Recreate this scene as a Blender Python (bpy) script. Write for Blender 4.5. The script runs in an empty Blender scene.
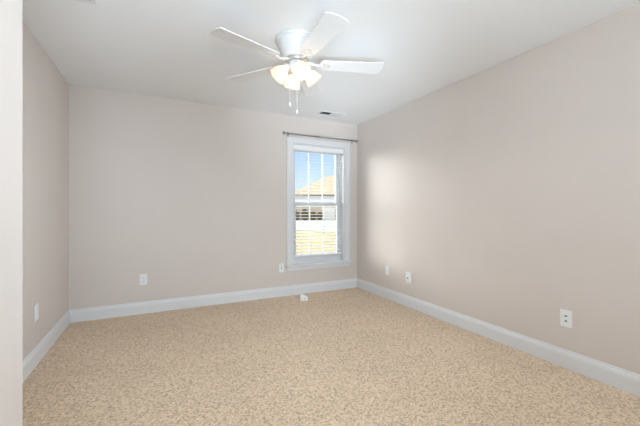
import bpy, bmesh, math, random
from mathutils import Matrix, Vector

random.seed(7)
C = bpy.context.scene.collection
SC = bpy.context.scene
PI = math.pi
YAW = math.radians(26.4)
CAM_Z = 1.15

# ------------------------------------------------------------------ camera
cam_data = bpy.data.cameras.new('camera')
cam_data.sensor_width = 36.0
cam_data.lens = 324.0 / 640.0 * 36.0
cam_data.shift_y = -2.5 / 640.0
cam_data.clip_start = 0.02
cam_data.clip_end = 500
cam = bpy.data.objects.new('camera', cam_data)
cam.location = (0, 0, CAM_Z)
cam.rotation_euler = (PI / 2, 0, -YAW)
C.objects.link(cam)
SC.camera = cam

# ------------------------------------------------------------------ view, world, sun, big lights
SC.view_settings.view_transform = 'Standard'
SC.view_settings.look = 'None'
SC.view_settings.exposure = 0.0
SC.view_settings.gamma = 1.0
SC.view_settings.use_curve_mapping = False

world = bpy.data.worlds.new('sky')
SC.world = world
world.use_nodes = True
wn = world.node_tree
wn.nodes.clear()
w_out = wn.nodes.new('ShaderNodeOutputWorld')
w_bg = wn.nodes.new('ShaderNodeBackground')
w_tc = wn.nodes.new('ShaderNodeTexCoord')
w_sep = wn.nodes.new('ShaderNodeSeparateXYZ')
w_ramp = wn.nodes.new('ShaderNodeValToRGB')
w_ramp.color_ramp.elements[0].position = 0.0
w_ramp.color_ramp.elements[0].color = (0.80, 0.88, 1.0, 1)
w_ramp.color_ramp.elements[1].position = 0.22
w_ramp.color_ramp.elements[1].color = (0.27, 0.53, 0.95, 1)
_e = w_ramp.color_ramp.elements.new(0.23)
_e.color = (0.30, 0.56, 0.96, 1)
_e = w_ramp.color_ramp.elements.new(0.36)     # brighter upper sky, out of view, added as fill
_e.color = (1.1, 1.3, 1.6, 1)
wn.links.new(w_tc.outputs['Generated'], w_sep.inputs[0])
wn.links.new(w_sep.outputs['Z'], w_ramp.inputs[0])
wn.links.new(w_ramp.outputs[0], w_bg.inputs[0])
w_bg.inputs[1].default_value = 1.35


def w_math(op, a, b=None, clamp=False):
    n = wn.nodes.new('ShaderNodeMath')
    n.operation = op
    n.use_clamp = clamp
    for k, v in enumerate((a, b)):
        if v is None:
            continue
        if isinstance(v, (int, float)):
            n.inputs[k].default_value = v
        else:
            wn.links.new(v, n.inputs[k])
    return n.outputs[0]


def w_smooth(v, a, b):
    n = wn.nodes.new('ShaderNodeMapRange')
    n.interpolation_type = 'SMOOTHSTEP'
    n.inputs[1].default_value, n.inputs[2].default_value = a, b
    n.inputs[3].default_value, n.inputs[4].default_value = 0.0, 1.0
    wn.links.new(v, n.inputs[0])
    return n.outputs[0]


# unseen glow banks added low in the sky as fill through the window
SKY_FILL_LEFT, SKY_FILL_RIGHT = 23.0, 8.0
w_flat = wn.nodes.new('ShaderNodeVectorMath')
w_flat.operation = 'MULTIPLY'
w_flat.inputs[1].default_value = (1, 1, 0)
wn.links.new(w_tc.outputs['Generated'], w_flat.inputs[0])
w_nrm = wn.nodes.new('ShaderNodeVectorMath')
w_nrm.operation = 'NORMALIZE'
wn.links.new(w_flat.outputs[0], w_nrm.inputs[0])
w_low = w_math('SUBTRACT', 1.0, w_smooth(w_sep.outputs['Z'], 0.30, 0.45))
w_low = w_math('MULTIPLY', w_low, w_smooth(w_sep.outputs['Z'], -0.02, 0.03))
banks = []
for az, strength, tint in ((-30, SKY_FILL_LEFT, (1.0, 0.985, 0.95, 1)), (80, SKY_FILL_RIGHT, (1.0, 0.985, 0.95, 1))):
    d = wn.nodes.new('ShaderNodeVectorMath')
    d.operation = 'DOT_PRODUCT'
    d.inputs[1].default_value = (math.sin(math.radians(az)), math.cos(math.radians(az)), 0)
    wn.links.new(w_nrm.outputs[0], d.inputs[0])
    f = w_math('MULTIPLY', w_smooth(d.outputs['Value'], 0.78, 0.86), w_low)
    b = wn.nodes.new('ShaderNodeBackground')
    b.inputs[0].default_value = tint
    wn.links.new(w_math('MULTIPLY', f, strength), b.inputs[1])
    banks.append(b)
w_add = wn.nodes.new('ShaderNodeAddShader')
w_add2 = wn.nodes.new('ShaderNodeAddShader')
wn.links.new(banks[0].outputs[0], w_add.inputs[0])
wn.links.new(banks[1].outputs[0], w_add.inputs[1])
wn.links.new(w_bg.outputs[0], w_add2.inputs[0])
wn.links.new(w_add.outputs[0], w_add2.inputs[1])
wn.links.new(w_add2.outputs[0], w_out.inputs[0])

sun_data = bpy.data.lights.new('sun', 'SUN')
sun_data.energy = 1.1
sun_data.angle = math.radians(0.6)
sun_data.color = (1.0, 0.94, 0.84)
sun = bpy.data.objects.new('sun', sun_data)
sun.rotation_euler = (math.radians(50), 0, math.radians(-52))
C.objects.link(sun)


def area(name, loc, target, sx, sy, energy, color):
    d = bpy.data.lights.new(name, 'AREA')
    d.shape = 'RECTANGLE'
    d.size, d.size_y = sx, sy
    d.energy = energy
    d.color = color
    o = bpy.data.objects.new(name, d)
    o.location = loc
    o.rotation_euler = (Vector(target) - Vector(loc)).to_track_quat('-Z', 'Y').to_euler()
    C.objects.link(o)
    return o


COOL = (0.74, 0.875, 1.0)
# added fill lamps around and behind the camera, no real source there
area('bounced_fill', (-0.1, -0.4, 1.5), (-0.1, 1.6, 3.2), 0.5, 0.5, 60, COOL)
area('right_fill', (2.3, -1.2, 1.3), (-0.8, 3.2, 1.6), 0.8, 1.0, 21, COOL)
for _n, _loc, _to, _w in (('floor_fill', (0.3, -0.2, 1.9), (1.6, 3.6, 0.0), 4.6),
                          ('left_wall_fill', (2.3, 0.2, 1.6), (-0.83, 2.5, 1.2), 8.0)):
    area(_n, _loc, _to, 0.5, 0.5, _w, COOL).data.spread = 1.0
area('ceiling_fill', (0.3, -0.2, 0.8), (1.85, 3.35, 2.40), 0.5, 0.5, 4.9, COOL).data.spread = 0.62
FAN_LAMP_W = 0.24


# ------------------------------------------------------------------ materials
def mat(name, color, rough=0.5, spec=0.5, metal=0.0, noise=None, bump=None, emit=None):
    """noise=(scale, amount) varies the colour; bump=(scale, strength, distance)"""
    m = bpy.data.materials.new(name)
    m.use_nodes = True
    nt = m.node_tree
    b = nt.nodes['Principled BSDF']
    b.inputs['Base Color'].default_value = (*color, 1)
    b.inputs['Roughness'].default_value = rough
    b.inputs['Specular IOR Level'].default_value = spec
    b.inputs['Metallic'].default_value = metal
    tc = nt.nodes.new('ShaderNodeTexCoord')
    if noise:
        n = nt.nodes.new('ShaderNodeTexNoise')
        n.inputs['Scale'].default_value = noise[0]
        n.inputs['Detail'].default_value = 4
        r = nt.nodes.new('ShaderNodeValToRGB')
        a = noise[1]
        r.color_ramp.elements[0].position = 0.3
        r.color_ramp.elements[1].position = 0.7
        r.color_ramp.elements[0].color = (*[c * (1 - a) for c in color], 1)
        r.color_ramp.elements[1].color = (*[min(1, c * (1 + a)) for c in color], 1)
        nt.links.new(tc.outputs['Object'], n.inputs['Vector'])
        nt.links.new(n.outputs['Fac'], r.inputs[0])
        nt.links.new(r.outputs[0], b.inputs['Base Color'])
    if bump:
        n2 = nt.nodes.new('ShaderNodeTexNoise')
        n2.inputs['Scale'].default_value = bump[0]
        n2.inputs['Detail'].default_value = 3
        bp = nt.nodes.new('ShaderNodeBump')
        bp.inputs['Strength'].default_value = bump[1]
        bp.inputs['Distance'].default_value = bump[2]
        nt.links.new(tc.outputs['Object'], n2.inputs['Vector'])
        nt.links.new(n2.outputs['Fac'], bp.inputs['Height'])
        nt.links.new(bp.outputs[0], b.inputs['Normal'])
    if emit:
        b.inputs['Emission Color'].default_value = (*emit[0], 1)
        b.inputs['Emission Strength'].default_value = emit[1]
    return m


M = {}
M['wall'] = mat('wall_paint', (0.68, 0.61, 0.556), 0.50, 0.45, noise=(3, 0.01), bump=(260, 0.06, 0.001))
M['ceiling'] = mat('ceiling_paint', (0.91, 0.92, 0.93), 0.9, 0.2, bump=(180, 0.08, 0.001))
M['trim'] = mat('trim_paint', (0.755, 0.752, 0.752), 0.35, 0.45, noise=(5, 0.01))
M['window_white'] = mat('window_vinyl', (0.75, 0.75, 0.755), 0.35, 0.45, noise=(6, 0.01))
M['blind'] = mat('blind_slat', (0.86, 0.86, 0.86), 0.45, 0.4, noise=(8, 0.01))
M['cord'] = mat('blind_cord', (0.80, 0.80, 0.80), 0.8, 0.2, noise=(40, 0.03))
M['rod'] = mat('rod_metal', (0.36, 0.35, 0.34), 0.38, 0.5, 0.7, noise=(20, 0.05))
M['fan_white'] = mat('fan_enamel', (0.70, 0.70, 0.70), 0.32, 0.5, noise=(4, 0.01))
M['blade'] = mat('blade_white', (0.80, 0.80, 0.80), 0.4, 0.45, noise=(9, 0.015))
M['chrome'] = mat('brushed_nickel', (0.62, 0.62, 0.61), 0.3, 0.5, 0.9, noise=(30, 0.04))
M['plate'] = mat('plate_plastic', (0.84, 0.84, 0.83), 0.35, 0.5, noise=(12, 0.01))
M['slot'] = mat('socket_hole', (0.06, 0.06, 0.06), 0.6, 0.3, noise=(50, 0.1))
M['port'] = mat('port_metal', (0.30, 0.29, 0.28), 0.35, 0.5, 0.6, noise=(50, 0.05))
M['register'] = mat('register_enamel', (0.80, 0.80, 0.81), 0.45, 0.4, noise=(14, 0.02))
M['duct'] = mat('duct_dark', (0.035, 0.035, 0.037), 0.8, 0.2, noise=(10, 0.1))
M['box_plastic'] = mat('white_plastic', (0.86, 0.85, 0.83), 0.4, 0.45, noise=(15, 0.01))
M['roof'] = mat('roof_shingles', (0.62, 0.49, 0.31), 0.9, 0.1, noise=(2.2, 0.12), bump=(6, 0.5, 0.05))
M['soffit'] = mat('soffit_brown', (0.13, 0.10, 0.07), 0.8, 0.2, noise=(3, 0.1))
M['siding'] = mat('siding_white', (0.80, 0.78, 0.72), 0.7, 0.2, noise=(1.5, 0.03))
M['stone'] = mat('brick_tan', (0.58, 0.46, 0.30), 0.9, 0.1, noise=(5, 0.25))
M['garage'] = mat('garage_cream', (0.80, 0.76, 0.66), 0.6, 0.3, noise=(2, 0.02))
M['dark_glass'] = mat('house_glass', (0.05, 0.05, 0.05), 0.15, 0.5, noise=(3, 0.1))
M['shrub'] = mat('shrub_leaves', (0.13, 0.10, 0.045), 0.9, 0.1, noise=(6, 0.4))
M['lawn'] = mat('winter_grass', (0.52, 0.39, 0.20), 0.95, 0.05, noise=(1.2, 0.15), bump=(30, 0.5, 0.03))
M['concrete'] = mat('pale_concrete', (0.60, 0.58, 0.56), 0.9, 0.1, noise=(0.8, 0.03))


def carpet_material():
    m = bpy.data.materials.new('carpet_frieze')
    m.use_nodes = True
    nt = m.node_tree
    b = nt.nodes['Principled BSDF']
    b.inputs['Roughness'].default_value = 0.95
    b.inputs['Specular IOR Level'].default_value = 0.1
    b.inputs['Sheen Weight'].default_value = 0.15
    b.inputs['Sheen Roughness'].default_value = 0.6
    tc = nt.nodes.new('ShaderNodeTexCoord')

    def noise(scale, detail, rough=0.6):
        n = nt.nodes.new('ShaderNodeTexNoise')
        n.inputs['Scale'].default_value = scale
        n.inputs['Detail'].default_value = detail
        n.inputs['Roughness'].default_value = rough
        nt.links.new(tc.outputs['Object'], n.inputs['Vector'])
        return n
    fine = noise(120, 2, 0.75)
    warp = nt.nodes.new('ShaderNodeMixRGB')
    warp.blend_type = 'ADD'
    warp.inputs[0].default_value = 0.012
    nt.links.new(tc.outputs['Object'], warp.inputs[1])
    nt.links.new(fine.outputs['Color'], warp.inputs[2])
    tuft = nt.nodes.new('ShaderNodeTexVoronoi')
    tuft.inputs['Scale'].default_value = 105
    nt.links.new(warp.outputs[0], tuft.inputs['Vector'])
    sp = nt.nodes.new('ShaderNodeSeparateXYZ')
    nt.links.new(tuft.outputs['Color'], sp.inputs[0])
    med = noise(60, 4, 0.7)
    av = nt.nodes.new('ShaderNodeMixRGB')
    av.inputs[0].default_value = 0.62
    nt.links.new(sp.outputs[0], av.inputs[1])
    nt.links.new(med.outputs['Fac'], av.inputs[2])
    r = nt.nodes.new('ShaderNodeValToRGB')
    e = r.color_ramp.elements
    e[0].position = 0.22
    e[0].color = (0.33, 0.243, 0.150, 1)
    e[1].position = 0.78
    e[1].color = (0.91, 0.70, 0.49, 1)
    x = e.new(0.48)
    x.color = (0.71, 0.532, 0.36, 1)
    nt.links.new(av.outputs[0], r.inputs[0])
    big = noise(1.6, 3)
    r2 = nt.nodes.new('ShaderNodeValToRGB')
    r2.color_ramp.elements[0].position = 0.35
    r2.color_ramp.elements[0].color = (0.93, 0.92, 0.91, 1)
    r2.color_ramp.elements[1].position = 0.65
    r2.color_ramp.elements[1].color = (1, 1, 1, 1)
    nt.links.new(big.outputs['Fac'], r2.inputs[0])
    mx = nt.nodes.new('ShaderNodeMixRGB')
    mx.blend_type = 'MULTIPLY'
    mx.inputs[0].default_value = 1.0
    nt.links.new(r.outputs[0], mx.inputs[1])
    nt.links.new(r2.outputs[0], mx.inputs[2])
    nt.links.new(mx.outputs[0], b.inputs['Base Color'])
    bp = nt.nodes.new('ShaderNodeBump')
    bp.inputs['Strength'].default_value = 0.7
    bp.inputs['Distance'].default_value = 0.005
    nt.links.new(fine.outputs['Fac'], bp.inputs['Height'])
    nt.links.new(bp.outputs[0], b.inputs['Normal'])
    return m


def pane_material():
    m = bpy.data.materials.new('window_glass')
    m.use_nodes = True
    nt = m.node_tree
    nt.nodes.clear()
    out = nt.nodes.new('ShaderNodeOutputMaterial')
    tr = nt.nodes.new('ShaderNodeBsdfTransparent')
    tr.inputs[0].default_value = (0.96, 0.97, 0.97, 1)
    gl = nt.nodes.new('ShaderNodeBsdfGlossy')
    gl.inputs['Roughness'].default_value = 0.02
    fr = nt.nodes.new('ShaderNodeFresnel')
    fr.inputs[0].default_value = 1.3
    mx = nt.nodes.new('ShaderNodeMixShader')
    nt.links.new(fr.outputs[0], mx.inputs[0])
    nt.links.new(tr.outputs[0], mx.inputs[1])
    nt.links.new(gl.outputs[0], mx.inputs[2])
    nt.links.new(mx.outputs[0], out.inputs[0])
    return m


def shade_material():
    """frosted lamp glass: lets part of the bulb's light straight through, scatters the rest"""
    m = bpy.data.materials.new('frosted_shade_glass')
    m.use_nodes = True
    nt = m.node_tree
    nt.nodes.clear()
    out = nt.nodes.new('ShaderNodeOutputMaterial')
    tr = nt.nodes.new('ShaderNodeBsdfTransparent')
    tl = nt.nodes.new('ShaderNodeBsdfTranslucent')
    tl.inputs[0].default_value = (1.0, 0.88, 0.69, 1)
    gl = nt.nodes.new('ShaderNodeBsdfPrincipled')
    gl.inputs['Base Color'].default_value = (0.95, 0.90, 0.80, 1)
    gl.inputs['Roughness'].default_value = 0.25
    tc = nt.nodes.new('ShaderNodeTexCoord')
    nz = nt.nodes.new('ShaderNodeTexNoise')
    nz.inputs['Scale'].default_value = 28
    mr = nt.nodes.new('ShaderNodeMapRange')
    mr.inputs[3].default_value = 0.25
    mr.inputs[4].default_value = 0.45
    nt.links.new(tc.outputs['Object'], nz.inputs['Vector'])
    nt.links.new(nz.outputs['Fac'], mr.inputs[0])
    m1 = nt.nodes.new('ShaderNodeMixShader')
    nt.links.new(mr.outputs[0], m1.inputs[0])
    nt.links.new(tl.outputs[0], m1.inputs[1])
    nt.links.new(gl.outputs[0], m1.inputs[2])
    m2 = nt.nodes.new('ShaderNodeMixShader')
    m2.inputs[0].default_value = 0.30
    nt.links.new(m1.outputs[0], m2.inputs[1])
    nt.links.new(tr.outputs[0], m2.inputs[2])
    nt.links.new(m2.outputs[0], out.inputs[0])
    return m


M['carpet'] = carpet_material()
M['pane'] = pane_material()
M['shade'] = shade_material()
M['bulb'] = mat('lit_bulb', (1, 0.95, 0.85), 0.4, 0.3, emit=((1.0, 0.90, 0.74), 3.2))


# ------------------------------------------------------------------ mesh helpers
def box(bm, x0, x1, y0, y1, z0, z1, bevel=0.0, mtx=None, seg=2):
    x0, x1 = min(x0, x1), max(x0, x1)
    y0, y1 = min(y0, y1), max(y0, y1)
    z0, z1 = min(z0, z1), max(z0, z1)
    vs = [bm.verts.new(p) for p in ((x0, y0, z0), (x1, y0, z0), (x1, y1, z0), (x0, y1, z0),
                                    (x0, y0, z1), (x1, y0, z1), (x1, y1, z1), (x0, y1, z1))]
    fs = [bm.faces.new([vs[i] for i in f]) for f in ((3, 2, 1, 0), (4, 5, 6, 7), (0, 1, 5, 4),
                                                     (1, 2, 6, 5), (2, 3, 7, 6), (3, 0, 4, 7))]
    if bevel > 0:
        es = {e for f in fs for e in f.edges}
        r = bmesh.ops.bevel(bm, geom=list(es), offset=bevel, segments=seg, profile=0.5, affect='EDGES')
        vs = list({v for v in r['verts']} | {v for v in vs if v.is_valid})
    if mtx is not None:
        bmesh.ops.transform(bm, matrix=mtx, verts=[v for v in vs if v.is_valid])
    return bm


def lathe(bm, prof, n=32, mtx=None, wave=None, cap_ends=True):
    """prof = [(r, z)...]; wave(i_profile, angle) -> radius factor"""
    rings = []
    for i, (r, z) in enumerate(prof):
        ring = []
        for k in range(n):
            a = 2 * PI * k / n
            rr = r * (wave(i, a) if wave else 1.0)
            v = Vector((rr * math.cos(a), rr * math.sin(a), z))
            if mtx is not None:
                v = mtx @ v
            ring.append(bm.verts.new(v))
        rings.append(ring)
    for i in range(len(rings) - 1):
        a, b = rings[i], rings[i + 1]
        for k in range(n):
            f = bm.faces.new((a[k], a[(k + 1) % n], b[(k + 1) % n], b[k]))
            f.smooth = True
    if cap_ends:
        bm.faces.new(rings[0][::-1])
        bm.faces.new(rings[-1])
    return bm


def tube(bm, pts, r, n=10):
    """swept round bar along a list of points"""
    pts = [Vector(p) for p in pts]
    rings = []
    for i, p in enumerate(pts):
        d = (pts[min(i + 1, len(pts) - 1)] - pts[max(i - 1, 0)]).normalized()
        up = Vector((0, 0, 1)) if abs(d.z) < 0.9 else Vector((1, 0, 0))
        u = d.cross(up).normalized()
        w = d.cross(u).normalized()
        rr = r[i] if isinstance(r, (list, tuple)) else r
        rings.append([bm.verts.new(p + (u * math.cos(2 * PI * k / n) + w * math.sin(2 * PI * k / n)) * rr)
                      for k in range(n)])
    for a, b in zip(rings, rings[1:]):
        for k in range(n):
            f = bm.faces.new((a[k], a[(k + 1) % n], b[(k + 1) % n], b[k]))
            f.smooth = True
    bm.faces.new(rings[0][::-1])
    bm.faces.new(rings[-1])
    return bm


def prism(bm, poly, axis_fn, t0, t1):
    """extrude the 2-D polygon between t0 and t1; axis_fn(u, v, t) -> point"""
    a = [bm.verts.new(axis_fn(u, v, t0)) for u, v in poly]
    b = [bm.verts.new(axis_fn(u, v, t1)) for u, v in poly]
    n = len(poly)
    for k in range(n):
        bm.faces.new((a[k], a[(k + 1) % n], b[(k + 1) % n], b[k]))
    bm.faces.new(a[::-1])
    bm.faces.new(b)
    return bm


def obj(name, bm, m, parent=None, loc=None):
    bmesh.ops.recalc_face_normals(bm, faces=bm.faces)
    me = bpy.data.meshes.new(name)
    bm.to_mesh(me)
    bm.free()
    me.materials.append(m)
    o = bpy.data.objects.new(name, me)
    C.objects.link(o)
    if parent is not None:
        o.parent = parent
    if loc is not None:
        o.location = loc
    return o


def tag(o, label, cat, group=None):
    o['label'] = label
    o['category'] = cat
    if group:
        o['group'] = group
    return o


def thing(name, label, cat, loc=(0, 0, 0), rz=0.0, group=None):
    o = bpy.data.objects.new(name, None)
    o.empty_display_size = 0.1
    o.location = loc
    o.rotation_euler = (0, 0, rz)
    C.objects.link(o)
    return tag(o, label, cat, group)


def struct(name, bm, m, label=None, cat=None, parent=None):
    o = obj(name, bm, m, parent)
    if parent is None:
        o['kind'] = 'structure'
        if label:
            tag(o, label, cat)
    return o


def NB():
    return bmesh.new()


# ------------------------------------------------------------------ room shell
XL, XR, YB, YF, H = -0.83, 2.67, 4.12, -3.90, 2.44
T = 0.15
WX0, WX1, WZ0, WZ1 = 1.633, 2.443, 0.39, 2.066      # window opening
EX, EY = -0.3715, 1.30                               # entry wall corner

struct('floor', box(NB(), XL - T, XR + T, YF - T, YB + T, -0.12, 0.0), M['carpet'],
       'beige speckled frieze carpet covering the whole floor', 'floor')
struct('ceiling', box(NB(), XL - T, XR + T, YF - T, YB + T, H, H + 0.2), M['ceiling'],
       'flat white painted ceiling above the fan', 'ceiling')
struct('wall_right', box(NB(), XR, XR + T, YF - T, YB + T, 0, H), M['wall'],
       'long greige wall on the right with three wall plates', 'wall')
struct('wall_left', box(NB(), XL - T, XL, EY, YB + T, 0, H), M['wall'],
       'short greige wall on the left between entry corner and back wall', 'wall')
bm = NB()
box(bm, XL, WX0, YB, YB + T, 0, H)
box(bm, WX1, XR, YB, YB + T, 0, H)
box(bm, WX0, WX1, YB, YB + T, 0, WZ0)
box(bm, WX0, WX1, YB, YB + T, WZ1, H)
struct('wall_back', bm, M['wall'], 'greige back wall holding the only window', 'wall')
struct('wall_front', box(NB(), EX, XR, YF - T, YF, 0, H), M['wall'],
       'greige front wall behind the photographer', 'wall')
# entry wall block with a bullnose corner
R = 0.02
poly = [(XL - T, YF - T), (EX, YF - T)]
for k in range(0, 9):
    a = k / 8 * PI / 2
    poly.append((EX - R + R * math.cos(a), EY - R + R * math.sin(a)))
poly.append((XL - T, EY))
struct('wall_entry', prism(NB(), poly, lambda u, v, t: (u, v, t), 0, H), M['wall'],
       'pale wall end with rounded corner at the left edge of the picture', 'wall')

# baseboards: profile (distance from wall, height)
BP = [(0, 0), (0.0165, 0), (0.0165, 0.096), (0.0135, 0.100), (0.0135, 0.108), (0.011, 0.1115),
      (0.008, 0.1165), (0.0065, 0.122), (0.0065, 0.127), (0.004, 0.131), (0, 0.131)]
struct('baseboard_back', prism(NB(), BP, lambda u, v, t: (t, YB - u, v), XL, XR), M['trim'],
       'white moulded baseboard along the back wall under the window', 'baseboard')
struct('baseboard_right', prism(NB(), BP, lambda u, v, t: (XR - u, t, v), YF, YB - 0.0165), M['trim'],
       'white moulded baseboard along the long right wall', 'baseboard')
struct('baseboard_left', prism(NB(), BP, lambda u, v, t: (XL + u, t, v), EY, YB - 0.0165), M['trim'],
       'white moulded baseboard along the short left wall', 'baseboard')

# ------------------------------------------------------------------ window
win = bpy.data.objects.new('window_1', None)
win.location = ((WX0 + WX1) / 2, YB, WZ0)
C.objects.link(win)
win['kind'] = 'structure'
tag(win, 'white double-hung window with grilles in the back wall', 'window')
win.rotation_euler = (0, 0, 0)
OX, OZ = (WX0 + WX1) / 2, WZ0


def wbox(bm, x0, x1, y0, y1, z0, z1, bevel=0.0):
    """box given in room coordinates, stored relative to the window's empty"""
    return box(bm, x0 - OX, x1 - OX, y0 - YB, y1 - YB, z0 - OZ, z1 - OZ, bevel)


CW, CH = 0.09, 0.078
bm = NB()   # casing: two legs and a head, stepped profile
for (a, b) in ((WX0 - CW, WX0 - 0.004), (WX1 + 0.004, WX1 + CW)):
    wbox(bm, a, b, YB - 0.014, YB, 0.41, WZ1 + CH, 0.003)
wbox(bm, WX0 - 0.004, WX1 + 0.004, YB - 0.014, YB, WZ1 + 0.004, WZ1 + CH, 0.0)
for (a, b) in ((WX0 - CW, WX0 - CW + 0.022), (WX1 + CW - 0.022, WX1 + CW)):
    wbox(bm, a, b, YB - 0.021, YB - 0.013, 0.41, WZ1 + CH, 0.003)
wbox(bm, WX0 - CW + 0.022, WX1 + CW - 0.022, YB - 0.021, YB - 0.013, WZ1 + CH - 0.022, WZ1 + CH, 0.0)
obj('casing', bm, M['trim'], win)
bm = NB()
wbox(bm, WX0 - CW - 0.02, WX1 + CW + 0.02, YB - 0.05, YB + 0.001, 0.388, 0.412, 0.006)
wbox(bm, WX0 + 0.001, WX1 - 0.001, YB, YB + 0.07, 0.391, 0.411)
obj('window_sill', bm, M['trim'], win)
bm = NB()
wbox(bm, WX0 - CW, WX1 + CW, YB - 0.016, YB, 0.328, 0.388, 0.003)
wbox(bm, WX0 - CW, WX1 + CW, YB - 0.024, YB - 0.012, 0.372, 0.388, 0.003)
obj('apron', bm, M['trim'], win)
bm = NB()   # jamb liner in the reveal
wbox(bm, WX0, WX0 + 0.012, YB, YB + T, 0.41, WZ1)
wbox(bm, WX1 - 0.012, WX1, YB, YB + T, 0.41, WZ1)
wbox(bm, WX0 + 0.012, WX1 - 0.012, YB, YB + T, WZ1 - 0.012, WZ1)
wbox(bm, WX0, WX1, YB + 0.07, YB + T + 0.04, WZ0 - 0.005, 0.43)
obj('jamb', bm, M['window_white'], win)

GX0, GX1, MEET = 1.711, 2.367, 1.24


def sash(name, y0, z0, z1, rail_b, rail_t):
    y1 = y0 + 0.032
    bm = NB()
    wbox(bm, WX0 + 0.013, GX0, y0, y1, z0, z1, 0.003)
    wbox(bm, GX1, WX1 - 0.013, y0, y1, z0, z1, 0.003)
    wbox(bm, GX0 - 0.005, GX1 + 0.005, y0, y1, z0, z0 + rail_b, 0.003)
    wbox(bm, GX0 - 0.005, GX1 + 0.005, y0, y1, z1 - rail_t, z1, 0.003)
    s = obj('sash', bm, M['window_white'], win)
    bm = NB()
    bm.free()
    w3 = (GX1 - GX0) / 3
    for k in (1, 2):
        bm = NB()
        x = GX0 + w3 * k
        wbox(bm, x - 0.0055, x + 0.0055, y0 + 0.008, y0 + 0.024, z0 + rail_b - 0.003, z1 - rail_t + 0.003)
        obj('muntin', bm, M['window_white'], s)
    bm = NB()
    wbox(bm, GX0 - 0.004, GX1 + 0.004, y0 + 0.0145, y0 + 0.0175, z0 + rail_b - 0.004, z1 - rail_t + 0.004)
    obj('pane', bm, M['pane'], s)
    return s


sash('lower', YB + 0.078, 0.43, MEET + 0.022, 0.104, 0.044)
sash('upper', YB + 0.113, MEET - 0.022, WZ1 - 0.013, 0.044, 0.075)
bm = NB()
wbox(bm, OX - 0.03, OX + 0.03, YB + 0.080, YB + 0.112, MEET + 0.022, MEET + 0.034, 0.004)
obj('sash_lock', bm, M['window_white'], win)

# ------------------------------------------------------------------ blind
BX0, BX1 = WX0 + 0.016, WX1 - 0.016
bl = thing('window_blind', 'white two-inch slatted blind with open slats inside the window', 'blind',
           (OX, YB + 0.04, 2.052))
BY, BZ = YB + 0.04, 2.052


def bbox(bm, x0, x1, y0, y1, z0, z1, bevel=0.0, tilt=0.0):
    cx, cy, cz = (x0 + x1) / 2 - OX, (y0 + y1) / 2 - BY, (z0 + z1) / 2 - BZ
    hx, hy, hz = abs(x1 - x0) / 2, abs(y1 - y0) / 2, abs(z1 - z0) / 2
    mt = Matrix.Translation((cx, cy, cz)) @ Matrix.Rotation(tilt, 4, 'X')
    return box(bm, -hx, hx, -hy, hy, -hz, hz, bevel, mt)


obj('head_rail', bbox(NB(), BX0, BX1, YB + 0.018, YB + 0.066, 2.0, 2.052, 0.003), M['blind'], bl)
obj('valance', bbox(NB(), BX0 - 0.003, BX1 + 0.003, YB + 0.004, YB + 0.015, 1.984, 2.052, 0.003), M['blind'], bl)
N_SL = 33
zs = [1.962 - k * (1.962 - 0.572) / (N_SL - 1) for k in range(N_SL)]
bm = NB()
for z in zs:
    bbox(bm, BX0, BX1, YB + 0.018, YB + 0.066, z - 0.0019, z + 0.0019, 0.0, math.radians(6))
obj('slats', bm, M['blind'], bl)
obj('bottom_rail', bbox(NB(), BX0, BX1, YB + 0.017, YB + 0.067, 0.508, 0.530, 0.004), M['blind'], bl)
for fx in (0.15, 0.85):
    x = BX0 + (BX1 - BX0) * fx
    bm = NB()
    for yy in (YB + 0.0155, YB + 0.0685):
        tube(bm, [(x - OX, yy - BY, 2.001 - BZ), (x - OX, yy - BY, 0.515 - BZ)], 0.0012, 6)
    for z in zs:
        bbox(bm, x - 0.001, x + 0.001, YB + 0.015, YB + 0.069, z - 0.004, z - 0.0025)
    obj('ladder_cord', bm, M['cord'], bl)
bm = NB()
x = BX0 + 0.045
tube(bm, [(x - OX, YB + 0.011 - BY - 0.010, 1.99 - BZ), (x - OX, YB + 0.001 - BY - 0.004, 1.45 - BZ)], 0.003, 8)
obj('tilt_wand', bm, M['cord'], bl)

# ------------------------------------------------------------------ curtain rod
RZ, RY = 2.180, YB - 0.055
rod = thing('curtain_rod', 'thin grey metal curtain rod mounted above the window', 'curtain rod', (2.06, YB, RZ))
bm = NB()
tube(bm, [(1.515 - 2.06, RY - YB, 0), (2.02 - 2.06, RY - YB, 0)], 0.011, 14)
tube(bm, [(1.99 - 2.06, RY - YB, 0), (2.597 - 2.06, RY - YB, 0)], 0.009, 14)
obj('pole', bm, M['rod'], rod)
for x, s in ((1.515, -1), (2.597, 1)):
    prof = [(0.006, 0), (0.012, 0.004), (0.012, 0.010), (0.008, 0.014), (0.019, 0.022), (0.023, 0.032),
            (0.018, 0.043), (0.004, 0.048)]
    mt = Matrix.Translation((x - 2.06, RY - YB, 0)) @ Matrix.Rotation(s * PI / 2, 4, 'Y')
    obj('finial', lathe(NB(), prof, 16, mt), M['rod'], rod)
for x in (1.56, 2.575):
    bm = NB()
    box(bm, x - 2.06 - 0.011, x - 2.06 + 0.011, -0.004, 0.0, -0.03, 0.03, 0.0015)
    tube(bm, [(x - 2.06, -0.003, 0.0), (x - 2.06, RY - YB + 0.004, -0.002)], 0.005, 8)
    tube(bm, [(x - 2.06, RY - YB + 0.014 * math.sin(a), -0.013 * math.cos(a))
              for a in [k / 8 * PI * 1.2 - PI * 0.6 for k in range(9)]], 0.003, 6)
    obj('bracket', bm, M['rod'], rod)

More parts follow.
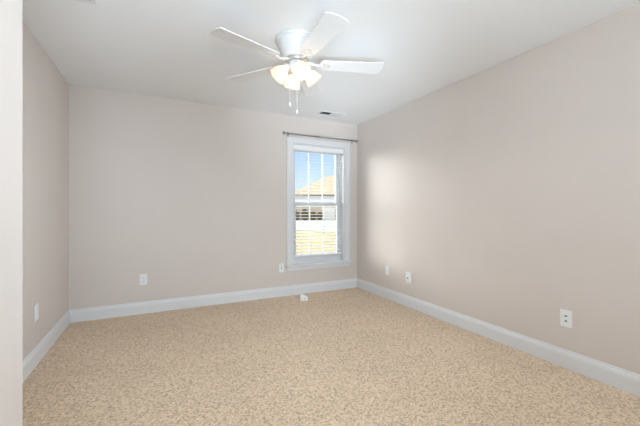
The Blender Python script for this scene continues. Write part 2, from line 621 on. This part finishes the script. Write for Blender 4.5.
# ------------------------------------------------------------------ ceiling fan
FX, FY = 0.933, 2.278
fan = thing('ceiling_fan', 'white five-blade flush ceiling fan with a lit four-shade lamp', 'ceiling fan', (FX, FY, H))
prof = [(0.150, 0.0), (0.160, -0.004), (0.160, -0.016), (0.149, -0.022), (0.141, -0.027), (0.146, -0.034), (0.145, -0.042),
        (0.133, -0.049), (0.129, -0.060), (0.122, -0.085), (0.114, -0.110), (0.106, -0.128), (0.098, -0.140),
        (0.080, -0.146), (0.0, -0.147)]
obj('motor_housing', lathe(NB(), prof[:-1], 48), M['fan_white'], fan)
prof = [(0.082, -0.146), (0.088, -0.150), (0.088, -0.166), (0.082, -0.171), (0.070, -0.173)]
obj('flywheel', lathe(NB(), prof, 40), M['chrome'], fan)
prof = [(0.060, -0.173), (0.066, -0.176), (0.066, -0.214), (0.060, -0.222), (0.045, -0.236), (0.030, -0.246), (0.022, -0.262),
        (0.012, -0.270)]
obj('switch_housing', lathe(NB(), prof, 40), M['fan_white'], fan)

BLADE_Z = -0.178
R0, R1 = 0.185, 0.672


def blade_outline():
    w0, w1 = 0.058, 0.077
    pts = []
    cr = 0.016
    # root corners then tip corners, rounded
    def arc(cx, cy, r, a0, a1, n=6):
        return [(cx + r * math.cos(a0 + (a1 - a0) * k / n), cy + r * math.sin(a0 + (a1 - a0) * k / n))
                for k in range(n + 1)]
    pts += arc(R0 + 0.03, -w0 + 0.03, 0.03, PI, 1.5 * PI)
    pts += arc(R1 - cr - 0.012, -w1 + cr, cr, 1.5 * PI, 2 * PI - 0.15)
    pts += [(R1 - 0.004, -0.03), (R1, 0.0), (R1 - 0.004, 0.03)]
    pts += arc(R1 - cr - 0.012, w1 - cr, cr, 0.15, 0.5 * PI)
    pts += arc(R0 + 0.03, w0 - 0.03, 0.03, 0.5 * PI, PI)
    return pts


PITCH = math.radians(-7.5)      # the counter-clockwise edge hangs lower
OUT = blade_outline()
for k in range(5):
    az = math.radians(-91 + 72 * k)
    mt = Matrix.Translation((0, 0, BLADE_Z)) @ Matrix.Rotation(az, 4, 'Z') @ Matrix.Rotation(PITCH, 4, 'X')
    bm = NB()
    prism(bm, OUT, lambda u, v, t: mt @ Vector((u, v, t)), -0.003, 0.003)
    b = obj('blade', bm, M['blade'], fan)
    # blade iron: arm from the flywheel, flared foot screwed under the blade
    bm = NB()
    rm = Matrix.Translation((0, 0, BLADE_Z)) @ Matrix.Rotation(az, 4, 'Z')
    foot = [(0.165, -0.014), (0.19, -0.030), (0.225, -0.036), (0.245, -0.024), (0.262, -0.008), (0.262, 0.008), (0.245, 0.024),
            (0.225, 0.036), (0.19, 0.030), (0.165, 0.014)]
    prism(bm, foot, lambda u, v, t: mt @ Vector((u, v, t)), -0.0075, -0.0032)
    arm = [(0.074, 0, 0.014), (0.10, 0, 0.010), (0.125, 0, 0.0), (0.15, 0, -0.006), (0.18, 0, -0.006)]
    tube(bm, [rm @ Vector(p) for p in arm], [0.011, 0.010, 0.009, 0.008, 0.006], 8)
    iron = obj('blade_iron', bm, M['fan_white'], b)
    for (u, v) in ((0.205, -0.020), (0.205, 0.020), (0.245, 0.0)):
        bm = NB()
        lathe(bm, [(0.005, -0.0105), (0.006, -0.0085), (0.006, -0.0074)], 10, mt @ Matrix.Translation((u, v, 0)))
        obj('screw', bm, M['chrome'], iron)

TILT = math.radians(40)
for k, azd in enumerate((-97, -7, 83, 173)):
    az = math.radians(azd)
    base = Matrix.Rotation(az, 4, 'Z')
    bm = NB()   # arm
    tube(bm, [base @ Vector(p) for p in ((0.045, 0, -0.200), (0.060, 0, -0.194), (0.070, 0, -0.198), (0.076, 0, -0.208))],
         0.009, 10)
    arm = obj('lamp_arm', bm, M['fan_white'], fan)
    # socket axis points outwards and down
    ax = Matrix.Translation(base @ Vector((0.068, 0, -0.203))) @ base @ Matrix.Rotation(PI - TILT, 4, 'Y')
    obj('lamp_holder', lathe(NB(), [(0.012, -0.004), (0.024, 0.0), (0.027, 0.008), (0.027, 0.026), (0.022, 0.030)], 24, ax),
        M['fan_white'], arm)
    # tulip shade, double walled
    pr = [(0.0245, 0.020), (0.026, 0.030), (0.035, 0.041), (0.047, 0.056), (0.055, 0.074), (0.058, 0.094), (0.062, 0.110),
          (0.071, 0.124)]
    inner = [(r - 0.0025, z) for r, z in pr[::-1]]
    nz = len(pr)

    def wave(i, a):
        j = i if i < nz else 2 * nz - 1 - i
        t = max(0.0, (j - 2) / (nz - 3))
        return 1 + 0.055 * t * math.cos(8 * a)
    sh = obj('lamp_shade', lathe(NB(), pr + inner, 64, ax, wave, False), M['shade'], fan)
    obj('bulb', lathe(NB(), [(0.010, 0.032), (0.012, 0.040), (0.019, 0.052), (0.022, 0.064), (0.019, 0.076),
                             (0.010, 0.084), (0.002, 0.086)], 20, ax), M['bulb'], sh)
    ld = bpy.data.lights.new('fan_bulb_light', 'POINT')
    ld.energy = FAN_LAMP_W
    ld.color = (1.0, 0.93, 0.83)
    ld.shadow_soft_size = 0.02
    lo = bpy.data.objects.new('fan_bulb_light', ld)
    lo.location = ax @ Vector((0, 0, 0.110))
    lo.parent = fan
    C.objects.link(lo)

for (azd, r, zend) in ((200, 0.066, -0.492), (-100, 0.012, -0.535)):
    a = math.radians(azd)
    x, y = r * math.cos(a), r * math.sin(a)
    z_top = -0.20 if r > 0.03 else -0.262
    bm = NB()
    tube(bm, [(x, y, z_top), (x, y, zend)], 0.0013, 6)
    ch = obj('pull_chain', bm, M['plate'], fan)
    obj('chain_bob', lathe(NB(), [(0.002, zend + 0.004), (0.0045, zend), (0.0065, zend - 0.012), (0.007, zend - 0.02),
                                  (0.003, zend - 0.027)], 12, Matrix.Translation((x, y, 0))), M['plate'], ch)


# ------------------------------------------------------------------ ceiling registers
def register(label, cx, cy, lx, ly):
    t = thing('ceiling_vent', label, 'vent', (cx, cy, H), 0, 'white ceiling registers')
    fr, d = 0.026, 0.007
    bm = NB()
    box(bm, -lx / 2, lx / 2, -ly / 2, -ly / 2 + fr, -d, 0, 0.002)
    box(bm, -lx / 2, lx / 2, ly / 2 - fr, ly / 2, -d, 0, 0.002)
    box(bm, -lx / 2, -lx / 2 + fr, -ly / 2 + fr, ly / 2 - fr, -d, 0, 0.002)
    box(bm, lx / 2 - fr, lx / 2, -ly / 2 + fr, ly / 2 - fr, -d, 0, 0.002)
    box(bm, -0.006, 0.006, -ly / 2 + fr, ly / 2 - fr, -d, 0)
    obj('frame', bm, M['register'], t)
    bm = NB()
    box(bm, -lx / 2 + fr, lx / 2 - fr, -ly / 2 + fr, ly / 2 - fr, -0.0012, -0.0002)
    obj('duct_opening', bm, M['duct'], t)
    for s in (-1, 1):
        bm = NB()
        n = 9
        x0, x1 = (0.008, lx / 2 - fr) if s > 0 else (-lx / 2 + fr, -0.008)
        for k in range(n):
            x = x0 + (x1 - x0) * (k + 0.5) / n
            mt = Matrix.Translation((x, 0, -0.0048)) @ Matrix.Rotation(s * math.radians(32), 4, 'Y')
            box(bm, -0.0062, 0.0062, -ly / 2 + fr + 0.001, ly / 2 - fr - 0.001, -0.0004, 0.0004, 0, mt)
        obj('louver_bank', bm, M['register'], t)
    return t


register('white ceiling vent above the window, half of its louvers dark', 2.05, 3.80, 0.36, 0.16)
register('white ceiling vent cut by the top left edge of the picture', -0.53, 2.355, 0.36, 0.16)


# ------------------------------------------------------------------ wall plates
def plate_thing(name, label, cat, pos, rz, kind, w=0.074, h=0.120, d=0.006, group='white wall plates low on the walls'):
    """local frame: plate in x/z, facing -y, back at y = 0"""
    t = thing(name, label, cat, pos, rz, group)
    obj('cover_plate', box(NB(), -w / 2, w / 2, -d, 0, -h / 2, h / 2, 0.0022), M['plate'], t)
    f = -d

    def screw(z, x=0):
        bm = NB()
        lathe(bm, [(0.0034, 0.0), (0.0034, 0.0012), (0.0022, 0.0018)], 10,
              Matrix.Translation((x, f + 0.0004, z)) @ Matrix.Rotation(PI / 2, 4, 'X'))
        obj('screw', bm, M['chrome'] if kind == 'coax' else M['plate'], t)
    if kind == 'duplex':
        for s in (-1, 1):
            z0 = s * 0.0195
            poly = [(0.0165 * math.cos(a), max(-0.0135, min(0.0135, 0.0175 * math.sin(a))))
                    for a in [2 * PI * k / 24 for k in range(24)]]
            so = obj('socket', prism(NB(), poly, lambda u, v, tt: (u, tt, v + z0), f - 0.0022, f + 0.001), M['plate'], t)
            bm = NB()
            box(bm, -0.0078, -0.0052, f - 0.0028, f - 0.002, z0 - 0.002, z0 + 0.0075)
            box(bm, 0.0052, 0.0078, f - 0.0028, f - 0.002, z0 - 0.001, z0 + 0.0065)
            lathe(bm, [(0.0028, 0), (0.0028, 0.0008)], 10,
                  Matrix.Translation((0, f - 0.002, z0 - 0.0078)) @ Matrix.Rotation(PI / 2, 4, 'X'))
            obj('slots', bm, M['slot'], so)
        screw(0)
    elif kind == 'coax':
        obj('coax_port', lathe(NB(), [(0.0085, 0), (0.0085, 0.004), (0.006, 0.0045), (0.0055, 0.012), (0.0025, 0.012)], 16,
                               Matrix.Translation((0, f + 0.0005, -0.004)) @ Matrix.Rotation(PI / 2, 4, 'X')), M['port'], t)
        screw(0.042)
        screw(-0.042)
    elif kind == 'blank':
        obj('center_insert', box(NB(), -0.0165, 0.0165, f - 0.002, f + 0.001, -0.033, 0.033, 0.0012), M['plate'], t)
        screw(0.048)
        screw(-0.048)
    elif kind == 'dual':
        bm = NB()
        box(bm, -0.0110, 0.0110, f - 0.0015, f + 0.001, 0.011, 0.027, 0.001)
        so = obj('phone_jack', bm, M['plate'], t)
        obj('jack_opening', box(NB(), -0.009, 0.009, f - 0.0026, f - 0.001, 0.014, 0.023), M['slot'], so)
        obj('coax_port', lathe(NB(), [(0.008, 0), (0.008, 0.003), (0.0055, 0.0035), (0.005, 0.010), (0.002, 0.010)], 16,
                               Matrix.Translation((0, f + 0.0005, -0.018)) @ Matrix.Rotation(PI / 2, 4, 'X')), M['port'], t)
        screw(0.048)
        screw(-0.048)
    return t


RB, RR, RL = 0.0, -PI / 2, PI / 2     # facing -y, -x, +x
plate_thing('power_outlet', 'white duplex outlet on the left part of the back wall', 'outlet',
            (-0.158, YB, 0.379), RB, 'duplex')
plate_thing('cable_plate', 'white single-port plate beside the lower left corner of the window', 'wall plate',
            (1.468, YB, 0.382), RB, 'coax')
plate_thing('blank_plate', 'white plate on the right wall nearest the window corner', 'wall plate',
            (XR, 3.393, 0.367), RR, 'blank')
plate_thing('phone_plate', 'thick white plate second from the window corner on right wall', 'wall plate',
            (XR, 2.985, 0.352), RR, 'coax', 0.078, 0.128, 0.022)
plate_thing('media_plate', 'white two-port plate nearest the viewer on the right wall', 'wall plate',
            (XR, 1.322, 0.360), RR, 'dual', 0.078, 0.122)
plate_thing('blank_plate', 'white wall plate on the short left wall near the entry corner', 'wall plate',
            (XL, 3.133, 0.386), RL, 'blank')

# ------------------------------------------------------------------ small white box on the carpet
bx = thing('plastic_box', 'small white plastic box lying on the carpet before the window', 'box',
           (1.655, 3.80, 0.0), math.radians(-20))
bm = NB()
poly = [(-0.046, 0.0), (0.048, 0.0), (0.053, 0.036), (0.040, 0.054), (-0.030, 0.084), (-0.046, 0.080)]
prism(bm, poly, lambda u, v, t: (u, t, v), -0.03, 0.03)
bmesh.ops.bevel(bm, geom=list(bm.edges), offset=0.005, segments=2, profile=0.5, affect='EDGES')
obj('body', bm, M['box_plastic'], bx)
obj('socket_hole', lathe(NB(), [(0.011, 0), (0.011, 0.003), (0.008, 0.0035)], 16,
                         Matrix.Translation((0.012, -0.0285, 0.032)) @ Matrix.Rotation(PI / 2, 4, 'X')), M['chrome'], bx)
bm = NB()
tube(bm, [(-0.040, 0, 0.02), (-0.055, -0.002, 0.012), (-0.075, 0.004, 0.004), (-0.10, 0.01, 0.0035)], 0.003, 8)
obj('cord', bm, M['box_plastic'], bx)

# ------------------------------------------------------------------ outside
G = -0.40
VD = Vector((math.sin(YAW), math.cos(YAW), 0))
VR = Vector((math.cos(YAW), -math.sin(YAW), 0))


def vpos(lat, dep, z=G):
    p = VR * lat + VD * dep
    return Vector((p.x, p.y, z))


bm = NB()
bm.faces.new([bm.verts.new(vpos(a, b, G)) for a, b in ((-60, 5), (60, 5), (60, 200), (-60, 200))])
g = obj('ground_lawn', bm, M['lawn'])
g['kind'] = 'structure'
tag(g, 'dry tan winter lawn outside the window', 'lawn')
bm = NB()
prism(bm, [(-40, 24.5), (40, 24.5), (40, 50.5), (-40, 50.5)], lambda u, v, t: vpos(u, v, t), G - 0.1, G + 0.03)
g = obj('ground_drive', bm, M['concrete'])
g['kind'] = 'structure'
tag(g, 'sunlit pale concrete drive between lawn and neighbouring house', 'driveway')

hs = thing('neighbour_house', 'tan hip-roofed house across the lawn seen through window', 'house', vpos(0, 53), -YAW)
EA = 3.70 - G
X0, X1, DP = -4.9, 16.0, 13.0
obj('brick_wall', box(NB(), X0, X1, 0, DP, 0, 2.15), M['stone'], hs)
bm = NB()
box(bm, X0 - 0.02, X1 + 0.02, -0.02, DP + 0.02, 2.15, EA)
obj('siding', bm, M['siding'], hs)
bm = NB()
ov = 0.45
a = [(X0 - ov, -ov, EA), (X1 + ov, -ov, EA), (X1 + ov, DP + ov, EA), (X0 - ov, DP + ov, EA)]
rise = 3.95
vb = [bm.verts.new(p) for p in a]
vt = [bm.verts.new(p) for p in ((X0 + 6.7, DP / 2, EA + rise), (X1 - 6.7, DP / 2, EA + rise))]
for f in ((vb[0], vb[1], vt[1], vt[0]), (vb[1], vb[2], vt[1]), (vb[2], vb[3], vt[0], vt[1]), (vb[3], vb[0], vt[0]),
          (vb[3], vb[2], vb[1], vb[0])):
    bm.faces.new(f)
obj('roof', bm, M['roof'], hs)
bm = NB()
box(bm, X0 - ov - 0.03, X1 + ov + 0.03, -ov - 0.05, -ov, EA - 0.16, EA + 0.02)
box(bm, X0 - ov - 0.05, X0 - ov, -ov, DP + ov, EA - 0.16, EA + 0.02)
obj('fascia', bm, M['soffit'], hs)
for (x0, x1, z0, z1) in ((-3.9, -2.4, 2.35, 3.45), (3.6, 5.4, 2.35, 3.45)):
    wd = obj('house_window', box(NB(), x0, x1, -0.07, -0.01, z0, z1, 0.02), M['garage'], hs)
    bm = NB()
    xm, zm = (x0 + x1) / 2, (z0 + z1) / 2
    for (p, q) in ((x0 + 0.08, xm - 0.03), (xm + 0.03, x1 - 0.08)):
        box(bm, p, q, -0.085, -0.06, z0 + 0.08, zm - 0.03)
        box(bm, p, q, -0.085, -0.06, zm + 0.03, z1 - 0.08)
    obj('house_pane', bm, M['garage'], wd)
gd = obj('garage_door', box(NB(), 0.5, 2.4, -0.09, 0.01, 0.0, 2.0, 0.02), M['garage'], hs)
for k in range(4):
    obj('door_panel', box(NB(), 0.6, 2.3, -0.12, -0.085, 0.10 + k * 0.48, 0.48 + k * 0.48, 0.01), M['garage'], gd)

spots = [(-3.75, 0.56, 1.5), (-2.45, 0.58, 1.75), (-1.15, 0.56, 1.45), (0.0, 0.46, 1.3), (2.95, 0.5, 1.3)]
names = ['round brown shrub at the left end of the neighbouring house',
         'tallest brown shrub before the brick wall of the house',
         'brown shrub in the middle of the row before the house',
         'small brown shrub left of the pale garage door',
         'small brown shrub right of the pale garage door']
for (lat, r, hgt), nm in zip(spots, names):
    bm = NB()
    bmesh.ops.create_icosphere(bm, subdivisions=4, radius=1.0)
    for v in bm.verts:
        n = v.co.normalized()
        k = 1 + 0.13 * math.sin(9 * n.x + lat * 3) * math.sin(8 * n.y + 2) + 0.10 * math.sin(17 * n.z + lat) * math.cos(15 * n.x) \
            + random.uniform(-0.05, 0.05)
        v.co = Vector((n.x * r * k, n.y * r * 0.8 * k, max(0.0, hgt / 2 + n.z * hgt / 2 * k)))
    o = obj('shrub', bm, M['shrub'], None, vpos(lat, 51.6, G))
    tag(o, nm, 'shrub', 'shrubs in front of the neighbouring house')
